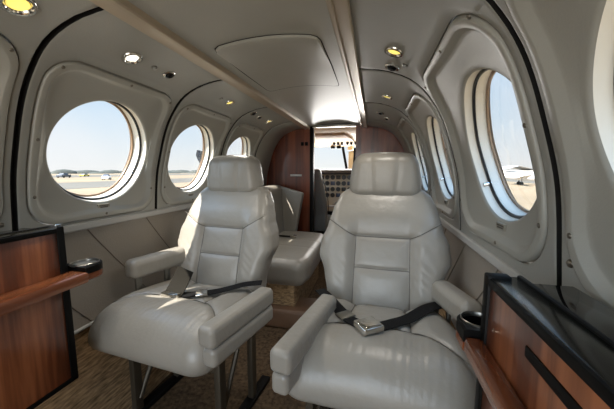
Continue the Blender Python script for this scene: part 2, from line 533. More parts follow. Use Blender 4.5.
for side,nm in ((-1,'trim_1'),(1,'trim_2')):
    bm=BM()
    pf=[(.238,1.415),(.238,1.398),(.242,1.394),(.252,1.392),(.254,1.396),(.274,1.394),(.288,1.389),(.292,1.392),(.292,1.415)]
    add_grid(bm,[[Vector((CX+side*x,y,z)) for x,z in pf] for y in frange(Y_AFT,Y_BULK,12)])
    structure(mesh_obj(nm,bm,M['rail'],angle=25),'beige metal ceiling rail above the '+('reclined far seat' if side<0 else 'aisle beside the front seat'))

# ------------------------------------------------------------------ reading lights and air vents
def reading_light(side,y,s,r,label,lens='lens'):
    q=F(side,y,s,0); nn=NRM(side,y,s)
    t=thing('reading_light',label,'light',q,0,'reading lights along the cabin ceiling')
    t.rotation_euler=nn.to_track_quat('Z','Y').to_euler()
    bm=BM(); add_lathe(bm,[(r*1.35,-.002),(r*1.33,.003),(r*1.22,.006),(r*1.02,.006),(r*.80,.0005),(r*.76,-.006)],36)
    mesh_obj('bezel',bm,M['chrome'],t)
    bm=BM(); add_lathe(bm,[(r*.80,.0010),(r*.6,.0018),(r*.3,.0022),(.0005,.0024)],32); mesh_obj('lens',bm,M[lens],t)
    l=bpy.data.lights.new('reading_lamp','SPOT'); l.energy=LAMP_W; l.color=(1,.93,.83); l.spot_size=math.radians(110); l.spot_blend=.8; l.shadow_soft_size=r
    lo=bpy.data.objects.new('reading_lamp',l); link(lo); lo.location=q+nn*.012
    lo.rotation_euler=(-nn).to_track_quat('Z','Y').to_euler()
    return t
LAMP_W=5
def vent(side,y,s,r,label):
    q=F(side,y,s,0); nn=NRM(side,y,s)
    t=thing('air_vent',label,'vent',q,0,'air vents along the cabin ceiling')
    t.rotation_euler=nn.to_track_quat('Z','Y').to_euler()
    bm=BM(); add_lathe(bm,[(r*1.3,-.002),(r*1.3,.003),(r*1.15,.006),(r*.9,.006),(r*.8,.002)],30); mesh_obj('bezel',bm,M['chrome'],t)
    bm=BM(); add_lathe(bm,[(r*.9,.001),(r*.85,.004),(r*.55,.012),(r*.3,.013),(.0005,.010)],28); mesh_obj('nozzle',bm,M['black'],t)
    return t
def switch(side,y,s,label):
    q=F(side,y,s,0); nn=NRM(side,y,s)
    t=thing('light_switch',label,'switch',q,0,'light switches beside the vents')
    t.rotation_euler=nn.to_track_quat('Z','Y').to_euler()
    bm=BM(); add_lathe(bm,[(.010,-.001),(.010,.003),(.007,.004)],20); mesh_obj('collar',bm,M['steel'],t)
    bm=BM(); add_lathe(bm,[(.007,.003),(.006,.008),(.0004,.009)],18); mesh_obj('button',bm,M['trimgrey'],t)
reading_light(-1,.525,.160,.026,'yellow lit reading light in the ceiling corner, aft of the big window joint')
reading_light(-1,.840,.162,.024,'white lit reading light over the window above the cup holder console','lenswhite')
vent(-1,1.012,.158,.018,'black chrome air vent over the window above the cup holder console')
switch(-1,.935,.158,'small round switch between the white reading light and its vent')
reading_light(-1,1.49,.155,.020,'yellow reading light over the second window on the far wall')
switch(-1,1.40,.155,'small round switch next to the yellow light over the second window')
reading_light(-1,2.10,.155,.020,'small far reading light above the bench by the bulkhead')
vent(-1,1.80,.150,.018,'small air vent over the far wall near the third window')
vent(-1,1.92,.160,.016,'smallest air vent beyond the third window on the far wall')
reading_light(1,1.004,.140,.024,'yellow reading light over the front seat beside the black vent')
vent(1,1.140,.143,.022,'black air vent beside the yellow light over the front seat')
switch(1,1.085,.185,'small round switch beside the black vent over the front seat')
reading_light(1,1.575,.143,.022,'second yellow reading light beyond the black vent over the front seat')
vent(1,2.02,.12,.020,'air vent near the red wood bulkhead over the console side wall')
vent(1,2.15,.17,.016,'tiny air vent low on the curved panel by the red wood bulkhead')

# ------------------------------------------------------------------ bulkhead (two partitions), doorway beyond
YB=2.70
def partition(nm,side,x_in,label):
    pts=[]
    for s in frange(-.02,S_END,60): pts.append(F(side,0,s,-.02))
    outline=[(p.x,p.z) for p in pts]+[(x_in,0)]
    ztop=ceil_pt((x_in-CX)/RW,0).z if abs(x_in-CX)<RW else 1.40
    outline+= [(x_in,ztop)]
    bm=BM()
    a=[bm.verts.new((x,YB,z)) for x,z in outline]; b=[bm.verts.new((x,YB+.03,z)) for x,z in outline]
    bm.faces.new(a); bm.faces.new(b)
    for i in range(len(a)): bm.faces.new((a[i],a[(i+1)%len(a)],b[(i+1)%len(a)],b[i]))
    o=mesh_obj(nm,bm,M['redwood'],smooth=False); structure(o,label); return o
pl=partition('wall_front',-1,-.262,'red walnut bulkhead partition beside the cockpit doorway')
bm=BM(); add_box(bm,(-.262,YB-.012,0),(-.228,YB+.05,1.425),0,.004); mesh_obj('edge_post',bm,M['black'],pl)
bm=BM(); add_box(bm,(-.455,YB-.014,.948),(-.340,YB-.001,.968),0,.003); mesh_obj('latch_strip',bm,M['white_strip'],pl)
bm=BM()
for x in (-.335,-.295):
    add_box(bm,(x-.014,YB-.012,1.24),(x+.016,YB-.001,1.275),0,.004)
mesh_obj('switch_pair',bm,M['black'],pl)
pr_=partition('wall_front.001',1,.170,'red walnut bulkhead partition behind the front seat headrest')
bm=BM(); add_box(bm,(-.262,YB-.01,1.418),(.205,YB+.05,1.462),0,.004); 
hd=structure(mesh_obj('trim_3',bm,M['ceiling']),'grey header above the cockpit doorway')
bm=BM(); add_box(bm,(-.20,YB-.014,1.428),(.13,YB-.009,1.436)); mesh_obj('slot',bm,M['dark'],hd)
bm=BM(); add_box(bm,(-.235,YB-.016,1.405),(.175,YB+.02,1.418),0,.003); mesh_obj('lip',bm,M['chrome'],hd)

# ------------------------------------------------------------------ spar cover across the floor
bm=BM(); add_box(bm,(-.62,1.63,0),(.60,1.86,.125),0,.02,4)
sp=structure(mesh_obj('trim_4',bm,M['spar']),'tan cover over the wing spar crossing the aisle')

# ------------------------------------------------------------------ cabin chairs (faces -y in its own frame, crease at y=0)
def build_seat_meshes():
    out={}
    # ---- seat cushion: local x +-.25, y 0..-.50, top at .46
    W,Dp,H=.54,.44,.15
    seams=[((-.105,.03),(-.10,-.19)),((.105,.03),(.10,-.19))]
    curve=[(-.25,-.32),(-.19,-.25),(-.145,-.213),(-.10,-.19),(0,-.184),(.10,-.19),(.145,-.213),(.19,-.25),(.25,-.32)]
    def fn(p,nrm):
        x,y,z=p
        yl=y-Dp/2+.03      # to chair frame, crease at 0
        fr=smoothstep(-.20,-.41,yl)
        up=smoothstep(-.01,H/2,z); dn=smoothstep(.01,-H/2,z)
        if True:
            z+= up*.018*(1-(x/.25)**2)*smoothstep(.05,-.2,yl)           # crown
            z+= up*.012*smoothstep(.10,.16,abs(x))*(1-fr)               # side bolsters
            z+= up*.012*gauss(yl+.28,.10)                               # front roll
            z+= up*.0005*math.sin(x*330+3*math.sin(yl*9)+2*math.sin(x*61))*smoothstep(-.20,-.28,yl)*smoothstep(.26,.18,abs(x))
            if nrm.z>.3:
                dd=min(seg_dist((x,yl),a,b) for a,b in seams+list(zip(curve,curve[1:])))
                z-= .007*gauss(dd,.007)+.006*gauss(dd,.022)
        # front drops and rounds under
        z-= .022*smoothstep(-.30,-.42,yl)
        yl+=.035*fr*dn; z+=.008*fr*dn
        x*=1-.05*dn
        # plan: round front corners, slight waist at the back
        x*= 1-.03*smoothstep(-.27,-.42,yl) - .16*smoothstep(-.14,.04,yl)
        # piping line round the sides
        return (x,yl,z+.46-H/2+.01)
    global seat_z
    def seat_z(x,y): return fn(Vector((x,y+Dp/2-.03,H/2)),Vector((0,0,0)))[2]
    out['seat_cushion']=soft_box((W,Dp,H),.068,.005,fn)
    bm=BM()
    for P in ([(-.105,.0),(-.1025,-.095),(-.10,-.19)],[(.105,.0),(.1025,-.095),(.10,-.19)],[(max(-.235,min(.235,a)),b if abs(a)<.24 else b+.02) for a,b in curve]):
        Q=spline([(a,b,0) for a,b in P],14)
        add_tube(bm,[Vector(fn(Vector((q.x,q.y+Dp/2-.03,H/2)),Vector((0,0,1))))+Vector((0,0,.0022)) for q in Q],.0016,6)
    out['seat_seam']=bm
    # ---- backrest
    Wb,Db,Hb=.50,.13,.52
    z0=.40
    wtab=[(.40,.43),(.50,.43),(.58,.462),(.645,.515),(.70,.502),(.76,.455),(.83,.42),(.88,.38),(.92,.33)]
    sb=[((-.108,.40),(-.105,.725)),((.108,.40),(.105,.725)),((-.105,.725),(.105,.725)),((-.107,.605),(.107,.605)),((-.105,.725),(-.215,.79)),((.105,.725),(.215,.79))]
    def fb(p,nrm):
        x,y,z=p
        zz=z+Hb/2+z0
        w=interp(wtab,zz)
        xs=x/(Wb/2)*(w/2)
        yy=y
        if y<0:
            yy-= .022*smoothstep(.09,.15,abs(xs))*smoothstep(.42,.55,zz)*smoothstep(.86,.70,zz)  # side bolsters
            yy-= .012*gauss(xs,.12)*gauss(zz-.55,.12)                                            # lumbar
            yy-= .010*gauss(zz-.80,.07)
            if nrm.y<-.3:
                dd=min(seg_dist((xs,zz),a,b) for a,b in sb[:4])
                yy+= .0065*gauss(dd,.0055)+.0045*gauss(dd,.02)
                d2=min(seg_dist((xs,zz),a,b) for a,b in sb[4:])
                yy+= .0035*gauss(d2,.006)
                # stretched creases running out of the panel corners
                yy+= .0013*math.sin((zz*1.0+xs*.9)*150+2.5*math.sin(zz*37+xs*20))*gauss(abs(xs)-.15,.035)*gauss(zz-.60,.12)
        yy*= 1-.25*smoothstep(.80,.93,zz)
        return (xs, yy+Db/2+ (zz-.45)*.30, zz-.012)
    out['backrest']=soft_box((Wb,Db,Hb),.05,.0065,fb)
    bm=BM()
    for a,b in sb:
        pts=[]
        for k in range(25):
            xs=lerp(a[0],b[0],k/24); zz=lerp(a[1],b[1],k/24)
            w=interp(wtab,zz)
            pts.append(Vector(fb(Vector((xs/(w/2)*(Wb/2),-Db/2,zz-Hb/2-z0)),Vector((0,-1,0))))+Vector((0,-.0016,0)))
        add_tube(bm,pts,.0016,6)
    out['back_seam']=bm
    # ---- headrest
    Wh,Dh,Hh=.295,.11,.20
    def fh(p,nrm):
        x,y,z=p
        t=(z+Hh/2)/Hh
        xs=x*(1.0-.11*smoothstep(.3,1.0,t)-.05*smoothstep(.22,0,t))
        if y<0:
            y-= .010*gauss(xs,.09)*math.sin(PI*max(0,min(1,t)))
            if nrm.y<-.3:
                y+= .003*gauss(abs(xs)-.052-.012*(t-.5),.012)
        z-= .012*(abs(xs)/.14)**2*smoothstep(.4,1,t)
        return (xs,y+.196,z+.957)
    out['headrest']=soft_box((Wh,Dh,Hh),.046,.0065,fh)
    return out
def spline(P,n=10):
    P=[Vector(p) for p in P]; out=[]
    for i in range(len(P)-1):
        a=P[max(i-1,0)]; b=P[i]; c=P[i+1]; e=P[min(i+2,len(P)-1)]
        for k in range(n):
            t=k/n
            out.append(.5*((2*b)+(c-a)*t+(2*a-5*b+4*c-e)*t*t+(3*b-a-3*c+e)*t**3))
    out.append(P[-1]); return out
SM=build_seat_meshes()
def to_me(name,bm,m):
    bmesh.ops.recalc_face_normals(bm,faces=bm.faces)
    me=bpy.data.meshes.new(name); bm.to_mesh(me); bm.free(); me.materials.append(m)
    me.polygons.foreach_set('use_smooth',[True]*len(me.polygons)); return me
SEAT={k:to_me(k,b,M['piping' if 'seam' in k else 'leather']) for k,b in SM.items()}

def part_from(me,name,parent):
    return link(bpy.data.objects.new(name,me),parent)

def arm_pad(name,parent,p0,p1,w,h,mat_,rr=.016):
    """padded bar from back point p0 to front point p1 (top centre line)"""
    p0,p1=Vector(p0),Vector(p1); L=(p1-p0).length
    def fn(p,nrm):
        x,y,z=p
        if z>0: z+=.004*(1-(x/(w/2))**2)
        return (x,y,z)
    bm=soft_box((w,L,h),rr,.02,fn)
    dirv=(p1-p0).normalized(); ang=math.atan2(dirv.x,-dirv.y)
    Mt=Matrix.Translation((p0+p1)/2-Vector((0,0,h/2)))@Matrix.Rotation(ang,4,'Z')@Matrix.Rotation(math.asin(dirv.z),4,'X').inverted()
    bmesh.ops.transform(bm,matrix=Mt,verts=bm.verts)
    return mesh_obj(name,bm,mat_,parent,angle=0)

def make_chair(label,loc,rz,aisle,arms,wall_arm):
    """aisle: +1 if the aisle side is local +x"""
    t=thing('cabin_chair',label,'chair',loc,rz,'grey leather cabin chairs')
    for k in ('seat_cushion','backrest','headrest'):
        o=part_from(SEAT[k],k,t)
        if k=='seat_cushion': part_from(SEAT['seat_seam'],'seam',o)
        if k=='backrest': part_from(SEAT['back_seam'],'seam',o)
    # aisle armrest and the padded side under it
    p0,p1=arms
    a=arm_pad('armrest',t,p0,p1,.062,.062,M['leather'])
    q0=Vector(p0)+Vector((0.004*aisle,0,-.066)); q1=Vector(p1)+Vector((0.004*aisle,.006,-.066))
    arm_pad('side_pad',t,q0,q1,.05,.058,M['leather'])
    # wall armrest on two posts
    w0,w1=wall_arm
    wa=arm_pad('armrest',t,w0,w1,.072,.078,M['leather'],.024)
    for f in (.35,.85):
        bm=BM()
        q=Vector(w0).lerp(Vector(w1),f)-Vector((0,0,.06)); add_box(bm,(q.x-.006,q.y-.014,q.z-.16),(q.x+.006,q.y+.014,q.z),0,.002)
        mesh_obj('armrest_post',bm,M['steel'],t)
    # pan, legs, floor rails
    bm=BM(); add_box(bm,(-.20,-.30,.30),(.20,.05,.335),0,.006); mesh_obj('seat_pan',bm,M['frame'],t)
    for sx in (-1,1):
        for (yy,lean) in ((-.25,.03),(-.03,-.03)):
            bm=BM(); add_box(bm,(sx*.205-.013,yy-.018,-.005),(sx*.205+.013,yy+.018,.31),0,.004)
            mesh_obj('leg',bm,M['frame'],t)
        bm=BM(); add_tube(bm,[(sx*.195,-.245,.05),(sx*.195,-.12,.27)],.010,8); mesh_obj('brace',bm,M['frame'],t)
        bm=BM(); add_box(bm,(sx*.205-.022,-.33,-.024),(sx*.205+.022,.10,-.002),0,.004); mesh_obj('floor_rail',bm,M['black'],t)
    bm=BM(); add_box(bm,(-.18,-.25,.25),(.18,-.21,.275),0,.004); mesh_obj('cross_bar',bm,M['frame'],t)
    return t

# far chair (beside the wall with the cup holder console)
CL_LOC=(-.355,1.115,.022); CL_R=math.radians(-6)
CR_LOC=(.375,1.075,.022); CR_R=math.radians(-3)
def to_local(loc,rz,p):
    v=Vector(p)-Vector(loc); return Matrix.Rotation(-rz,4,'Z')@v
def loc_pair(loc,rz,a,b): return (to_local(loc,rz,a),to_local(loc,rz,b))
chairL=make_chair('grey leather cabin chair beside the far window wall with folded belt flap',CL_LOC,CL_R,1,
    loc_pair(CL_LOC,CL_R,(-.045,.985,.56),(-.112,.665,.56)),
    loc_pair(CL_LOC,CL_R,(-.555,1.18,.635),(-.625,.925,.635)))
chairR=make_chair('grey leather cabin chair in front with fastened black lap belt across seat',CR_LOC,CR_R,-1,
    loc_pair(CR_LOC,CR_R,(.195,.975,.56),(.125,.615,.56)),
    loc_pair(CR_LOC,CR_R,(.585,1.10,.602),(.648,.912,.600)))

def belt(parent,name,pts,nrm,w=.045,t=.003):
    bm=BM(); add_strap(bm,pts,nrm,w,t); return mesh_obj(name,bm,M['webbing'],parent,smooth=True,angle=40)
def spline(P,n=10):
    P=[Vector(p) for p in P]; out=[]
    for i in range(len(P)-1):
        a=P[max(i-1,0)]; b=P[i]; c=P[i+1]; e=P[min(i+2,len(P)-1)]
        for k in range(n):
            t=k/n
            out.append(.5*((2*b)+(c-a)*t+(2*a-5*b+4*c-e)*t*t+(3*b-a-3*c+e)*t**3))
    out.append(P[-1]); return out
def buckle(parent,loc,rz,tilt,size=(.052,.05,.02),lift=.01):
    bm=BM(); add_box(bm,(-size[0]/2,-size[1]/2,0),(size[0]/2,size[1]/2,size[2]),0,.004,3)
    add_box(bm,(-size[0]*.40,-size[1]*.42,size[2]),(size[0]*.40,size[1]*.30,size[2]+.004),0,.002,2)
    o=mesh_obj('buckle',bm,M['chrome'],parent); o.location=loc; o.rotation_euler=(tilt,0,rz); return o

# front chair's lap belt
def on_seat(P,lift=.0045): return [(x,y,seat_z(x,y)+lift+(e[0] if e else 0)) for x,y,*e in P]
b1=belt(chairR,'seat_belt',spline(on_seat([(-.235,-.0,.015),(-.185,-.06,.008),(-.14,-.125,.003),(-.10,-.175),(-.05,-.222)])),(0,0,1))
bk=buckle(b1,(-.026,-.238,seat_z(-.026,-.238)+.003),math.radians(38),0,(.070,.064,.02))
bm=BM(); add_box(bm,(-.02,-.028,0),(.02,.028,.007),0,.002); ad=mesh_obj('adjuster',bm,M['steel'],b1); ad.location=(-.108,-.165,seat_z(-.108,-.165)+.005); ad.rotation_euler=(0,.05,math.radians(-46))
b2=belt(chairR,'seat_belt',spline(on_seat([(.235,-.0,.02),(.165,-.045,.012),(.10,-.115,.004),(.05,-.168),(.0,-.222)])),(0,0,1))
# far chair's belt: strap from the aisle side and a folded flap standing on the seat
b3=belt(chairL,'seat_belt',spline(on_seat([(.255,-.02,.03),(.185,-.05,.02),(.105,-.10,.008),(.05,-.15,.002),(.0,-.19)])),(0,0,1))
bm=BM(); add_box(bm,(-.022,-.028,0),(.022,.028,.007),0,.002); ad=mesh_obj('adjuster',bm,M['chrome'],b3); ad.location=(.055,-.148,seat_z(.055,-.148)+.006); ad.rotation_euler=(0,0,math.radians(38))
M['flap']=mat('olive_flap',(20,18,13),.7,spec=.1)
bm=BM()
z0=seat_z(-.03,-.2)
add_strap(bm,[(-.036,-.203,z0+.006),(-.034,-.185,z0+.022),(-.024,-.160,z0+.065),(-.018,-.148,z0+.092)],(0,-1,.3),.080,.004)
mesh_obj('belt_flap',bm,M['flap'],chairL,angle=40)
bm=BM(); add_box(bm,(-.078,-.222,z0-.002),(-.0,-.192,z0+.016),0,.004); mesh_obj('buckle',bm,M['chrome'],chairL)

# ------------------------------------------------------------------ side bench by the bulkhead
bn=thing('side_bench','grey leather side facing bench between the far chair and the bulkhead','bench',(-.38,2.12,0))
def bl(p): return (p[0]+.38,p[1]-2.12,p[2])
def fbench(p,nrm):
    x,y,z=p
    if z>0:
        z+=.012*(1-(x/.3)**2)
        if nrm.z>.3:
            z-=.004*gauss(abs(y)-.10,.008)
    if x>0: x-=.02*smoothstep(.3,.45,abs(y))
    return (x+.03,y,z+.345)
bm=soft_box((.60,.92,.17),.06,.014,fbench); mesh_obj('seat_cushion',bm,M['leather'],bn,angle=0)
bm=soft_box((.13,.92,.50),.045,.02,lambda p,n:(p.x-.165-.12*(p.z)*.35,p.y,p.z+.62)); mesh_obj('backrest',bm,M['leather'],bn,angle=0)
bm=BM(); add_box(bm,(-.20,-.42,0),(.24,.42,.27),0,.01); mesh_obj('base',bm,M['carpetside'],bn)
# end panel leaning against the bulkhead
def fend(p,n):
    x,y,z=p
    u=(x+.13)/.26; t=(z+.25)/.5
    return (lerp(-.53,lerp(-.355,-.285,t),u)+.38, y+.43, lerp(.43,lerp(.865,.80,u),t))
bm=soft_box((.26,.06,.50),.02,.02,fend); mesh_obj('end_panel',bm,M['leather'],bn,angle=0)
bb=belt(bn,'seat_belt',spline([(-.16,.20,.445),(-.08,.18,.447),(.0,.16,.449),(.05,.15,.45)]),(0,0,1),.04)
bm=BM(); add_box(bm,(.05,.13,.446),(.10,.17,.462),0,.004); mesh_obj('buckle',bm,M['chrome'],bb)
belt(bn,'seat_belt',spline([(-.16,-.12,.445),(-.08,-.11,.448),(-.02,-.10,.449)]),(0,0,1),.045)

# ------------------------------------------------------------------ consoles
def console(name,label,side,x_face,y_end,y_aft,ztop,zbot,ledge,cup,slot):
    t=thing(name,label,'cabinet',(x_face,y_end,0))
    X,Y=x_face,y_end
    def L(x,y,z): return (x-X,y-Y,z)
    def bx(bm,x0,x1,y0,y1,z0,z1,mi=0,bev=.003):
        lo=L(min(x0,x1),y0,z0); hi=L(max(x0,x1),y1,z1); add_box(bm,lo,hi,mi,bev)
    xw=CX+side*.685
    # wood front
    bm=BM(); bx(bm,X,X+side*.012,y_aft,y_end-.018,zbot+.012,ztop-.012); mesh_obj('wood_front',bm,M['wood'],t)
    # black edge frame
    bm=BM(); bx(bm,X-side*.004,X+side*.03,y_end-.020,y_end,zbot,ztop+.004); bx(bm,X-side*.004,X+side*.02,y_aft,y_end,zbot,zbot+.014); bx(bm,X-side*.003,X+side*.01,y_aft,y_end,ztop-.014,ztop)
    mesh_obj('edge_frame',bm,M['black'],t)
    # body / end wall
    bm=BM(); bx(bm,X+side*.012,xw-side*.0,y_aft,y_end-.006,zbot+.01,ztop-.025); mesh_obj('body',bm,M['lower'],t)
    # top
    bm=BM(); bx(bm,X+side*.0,X+side*.045,y_aft,y_end-.004,ztop-.014,ztop+.001,0,.003); mesh_obj('top_panel',bm,M['olive'],t)
    bm=BM(); bx(bm,X+side*.043,X+side*.051,y_aft,y_end,ztop-.030,ztop+.003,0,.003); mesh_obj('top_ridge',bm,M['black'],t)
    bm=BM(); bx(bm,X+side*.050,xw-side*.02,y_aft,y_end-.002,ztop-.030,ztop-.008,0,.003); mesh_obj('counter',bm,M['gloss'],t)
    # folding ledge with cup holder at its end
    lx0,lx1,lz0,lz1,ly=ledge
    bm=BM(); bx(bm,lx0,lx1,y_aft,ly-.02,lz0,lz1,0,.008)
    cx,cy,R0=cup
    mesh_obj('ledge',bm,M['ledgewood'],t)
    # rounded end carrying the cup holder
    bm=BM()
    n=40
    def outl(z,e=0): 
        pts=[]
        for k in range(n+1):
            a=PI*k/n
            pts.append(Vector(L(cx+(R0-e)*math.cos(a),cy+(R0-e)*math.sin(a)*.95,z)))
        pts.append(Vector(L(cx-(R0-e),ly-.02,z))); pts.append(Vector(L(cx+(R0-e),ly-.02,z)))
        return pts
    rows=[outl(lz0,.004),outl(lz0+.004),outl(lz1-.012),outl(lz1-.012,.002)]
    vs=add_grid(bm,rows,True); bm.faces.new(vs[0]); mesh_obj('ledge_end',bm,M['ledgewood'],t)
    bm=BM()
    rows=[outl(lz1-.012),outl(lz1+.008),outl(lz1+.011,.004)]
    add_grid(bm,rows,True)
    # top of tray: ring between outline and cup circle
    inner=[]
    for p in rows[-1]:
        v=Vector(p)-Vector(L(cx,cy,0)); v.z=0
        v=v.normalized()*(R0*.74); inner.append(Vector(L(cx,cy,lz1+.010))+v)
    add_grid(bm,[rows[-1],inner],True)
    mesh_obj('cup_tray',bm,M['black'],t)
    bm=BM(); add_lathe(bm,[(R0*.84,.009),(R0*.84,.013),(R0*.80,.0145),(R0*.76,.012),(R0*.75,.006)],36,L(cx,cy,lz1)); mesh_obj('cup_rim',bm,M['steel'],t)
    bm=BM(); add_lathe(bm,[(R0*.755,.008),(R0*.70,-.030),(.0005,-.031)],36,L(cx,cy,lz1)); mesh_obj('cup_well',bm,M['trimgrey' if side<0 else 'black'],t)
    if slot:
        bm=BM(); y0,y1,z0,z1=slot; bx(bm,X-side*.002,X+side*.006,y0,y1,z0,z1,0,.002); mesh_obj('pull_slot',bm,M['black'],t)
    return t
cl=console('side_console','walnut side console with folded table ledge beneath the far window wall',-1,-.535,.632,-.35,.838,.365,(-.535,-.470,.672,.705,.665),(-.532,.682,.046),None)
bm=BM(); add_box(bm,(-.022,-.012,.842),(-.008,.002,.847),0,.002); mesh_obj('catch',bm,M['chrome'],cl)
cr=console('side_console','walnut side console with black counter and long pull slot',1,.524,.506,-.35,.832,.365,(.494,.524,.695,.725,.52),(.528,.537,.034),(-.30,.372,.778,.793))
# covered cup well set in the black counter
bm=BM(); add_lathe(bm,[(.040,-.004),(.040,.004),(.034,.007),(.030,.005),(.012,.005),(.010,.008),(.0005,.008)],36,(.620-.524,.31-.506,.825)); mesh_obj('cup_lid',bm,M['gloss'],cr)

# ------------------------------------------------------------------ cockpit
M['cream']=mat('cockpit_cream',(214,184,138),.5,noise=(6,.1))
M['tanlining']=mat('tan_lining',(168,128,84),.6,noise=(9,.35))
M['creamlight']=mat('cockpit_post',(226,208,176),.5)
M['panelgrey']=mat('instrument_board',(190,178,156),.5)
M['instr']=mat('instrument_face',(26,27,32),.3)
M['instrlit']=mat('instrument_screen',(60,70,92),.25)
M['glare']=mat('glareshield',(46,42,44),.7)
M['pilotleather']=mat('pilot_leather',(112,116,114),.45,bump=(70,.3))
M['redbrown']=mat('red_brown',(110,52,44),.6)
YC0,YC1=2.75,4.15
# side walls below the cockpit windows, nose bulkhead, roof
for side in (-1,1):
    bm=BM()
    add_box(bm,(CX+side*.70-.02,YC0,0),(CX+side*.70+.02,YC1,1.0))
    add_box(bm,(CX+side*.66-.03,YC0,1.0),(CX+side*.66+.03,YC0+.45,1.45))
    add_box(bm,(CX+side*.66-.02,YC0+.45,1.30),(CX+side*.66+.02,YC1,1.42))
    add_box(bm,(CX+side*.66-.025,YC1-.06,1.0),(CX+side*.66+.025,YC1,1.3))
    structure(mesh_obj('wall_cockpit' if side<0 else 'wall_cockpit.001',bm,M['creamlight'],smooth=False),'cream cockpit side wall with side window opening')
bm=BM(); add_box(bm,(-.72,YC0,1.425),(.70,YC1,1.46)); structure(mesh_obj('ceiling.001',bm,M['cream'],smooth=False),'cream cockpit roof lining')
bm=BM(); add_box(bm,(-.72,YC1,0),(.70,YC1+.04,.98)); structure(mesh_obj('wall_nose',bm,M['dark'],smooth=False),'dark nose wall under the windshield')
# overhead switch panel
ov=thing('overhead_panel','cream overhead switch panel above the windshield seen through the doorway','panel',(-.15,3.60,1.425))
bm=BM(); add_grid(bm,[[(x,y,z) for x in (-.5,.5)] for y,z in ((-.75,.02),(-.70,-.005),(-.2,-.02),(.25,-.075),(.30,-.10),(.32,-.09),(.34,.02))]); mesh_obj('board',bm,M['cream'],ov)
for i,x in enumerate((-.02,.03,.08,.15,.20,.25)):
    bm=BM(); add_lathe(bm,[(.017,0),(.015,.03),(.0005,.032)],16,(x,.14,-.062),(0,-.35,-1)); mesh_obj('knob',bm,M['black'],ov)
for x in (-.06,.02):
    bm=BM(); add_box(bm,(x-.028,.28,-.125),(x+.028,.33,-.090),0,.008); mesh_obj('grille',bm,M['black'],ov)
bm=BM(); add_grid(bm,[[(x*k,y,z) for x in (-.22,-.1,.12,.24)] for y,z,k in ((-.45,-.012,.7),(-.40,-.035,.75),(.02,-.062,1),(.06,-.045,1.02))]); mesh_obj('console_dome',bm,M['tanlining'],ov)
# windshield frame: brow, two posts, side post
wf=structure(thing('window_9','bright cockpit windshield with a leaning centre post','windshield',(0,YC1,0)))
del wf['category']
bm=BM()
add_tube(bm,[(-.035,-.02,.99),(-.095,-.10,1.34)],.018,10); mesh_obj('centre_post',bm,M['black'],wf)
bm=BM(); add_box(bm,(-.015,-.05,.98),(.055,.0,1.33)); add_box(bm,(-.015,-.2,1.28),(.055,0,1.40)); mesh_obj('window_post',bm,M['creamlight'],wf,smooth=False)
bm=BM(); add_box(bm,(.055,-.06,1.0),(.08,-.02,1.32)); add_box(bm,(.30,-.06,1.0),(.33,-.02,1.32)); add_box(bm,(.08,-.06,1.26),(.30,-.02,1.32)); mesh_obj('side_frame',bm,M['black'],wf,smooth=False)
bm=BM(); add_grid(bm,[[(-.66,.02,.98),(.66,.02,.98)],[(-.66,-.15,1.40),(.66,-.15,1.40)]]); mesh_obj('pane',bm,M['pane'],wf,smooth=False)
bm=BM(); add_box(bm,(-.66,-.24,1.335),(.66,-.12,1.43)); mesh_obj('brow',bm,M['cream'],wf,smooth=False)
# instrument panel
ip=thing('instrument_panel','cockpit instrument panel full of dark dials beyond the doorway','instrument panel',(-.05,3.85,0))
bm=BM(); add_box(bm,(-.60,0,.45),(.60,.05,.985),0,.006); mesh_obj('board',bm,M['panelgrey'],ip)
bm=BM()
add_grid(bm,[[(x,y,z) for x in frange(-.62,.62,10)] for y,z in ((-.10,.955),(-.11,.975),(-.08,1.01),(.10,1.03),(.30,1.0))]); mesh_obj('glareshield',bm,M['glare'],ip)
xs=[-.30+.075*i for i in range(9)]
for j,z in enumerate((.915,.835,.755,.675)):
    for i,x in enumerate(xs):
        bm=BM()
        if (i+j)%3==0:
            add_box(bm,(x-.030,-.008,z-.026),(x+.030,.002,z+.026),0,.004)
            mesh_obj('display',bm,M['instrlit' if j%2 else 'instr'],ip)
        else:
            add_lathe(bm,[(.031,-.002),(.031,-.008),(.028,-.010),(.026,-.006),(.0005,-.006)],20,(x,0,z),(0,1,0))
            mesh_obj('dial',bm,M['instr'],ip)
bm=BM(); add_box(bm,(.16,-.018,.90),(.30,-.004,.955),0,.006); mesh_obj('red_brown_block',bm,M['redbrown'],ip)  # small red-brown block on the instrument board
# pedestal between the pilots
pd=thing('centre_pedestal','dark control pedestal with levers under the instrument panel','pedestal',(.14,3.50,0))
bm=BM(); add_box(bm,(-.12,-.20,0),(.12,.20,.60),0,.02); mesh_obj('body',bm,M['glare'],pd)
for x in (-.06,-.02,.03,.07):
    bm=BM(); add_tube(bm,[(x,.0,.59),(x,-.03,.70)],.006,8); add_lathe(bm,[(.0005,-.014),(.014,-.008),(.014,.008),(.0005,.014)],12,(x,-.03,.71),(1,0,0)); mesh_obj('lever',bm,M['creamlight' if x<0 else 'black'],pd)
bm=BM(); O=Vector((-.10,-.33,.60))
add_tube(bm,[O+q for q in spline([(-.15,0,.13),(-.16,0,.03),(-.10,0,-.03),(0,0,-.035),(.10,0,-.03),(.16,0,.03),(.15,0,.13)],6)],.016,10)
yk=mesh_obj('control_yoke',bm,M['trimgrey'],ip); yk['label']='white control yoke'
bm=BM(); add_tube(bm,[O+Vector((0,.01,-.035)),O+Vector((0,.34,-.035))],.018,12); mesh_obj('yoke_column',bm,M['steel'],yk)
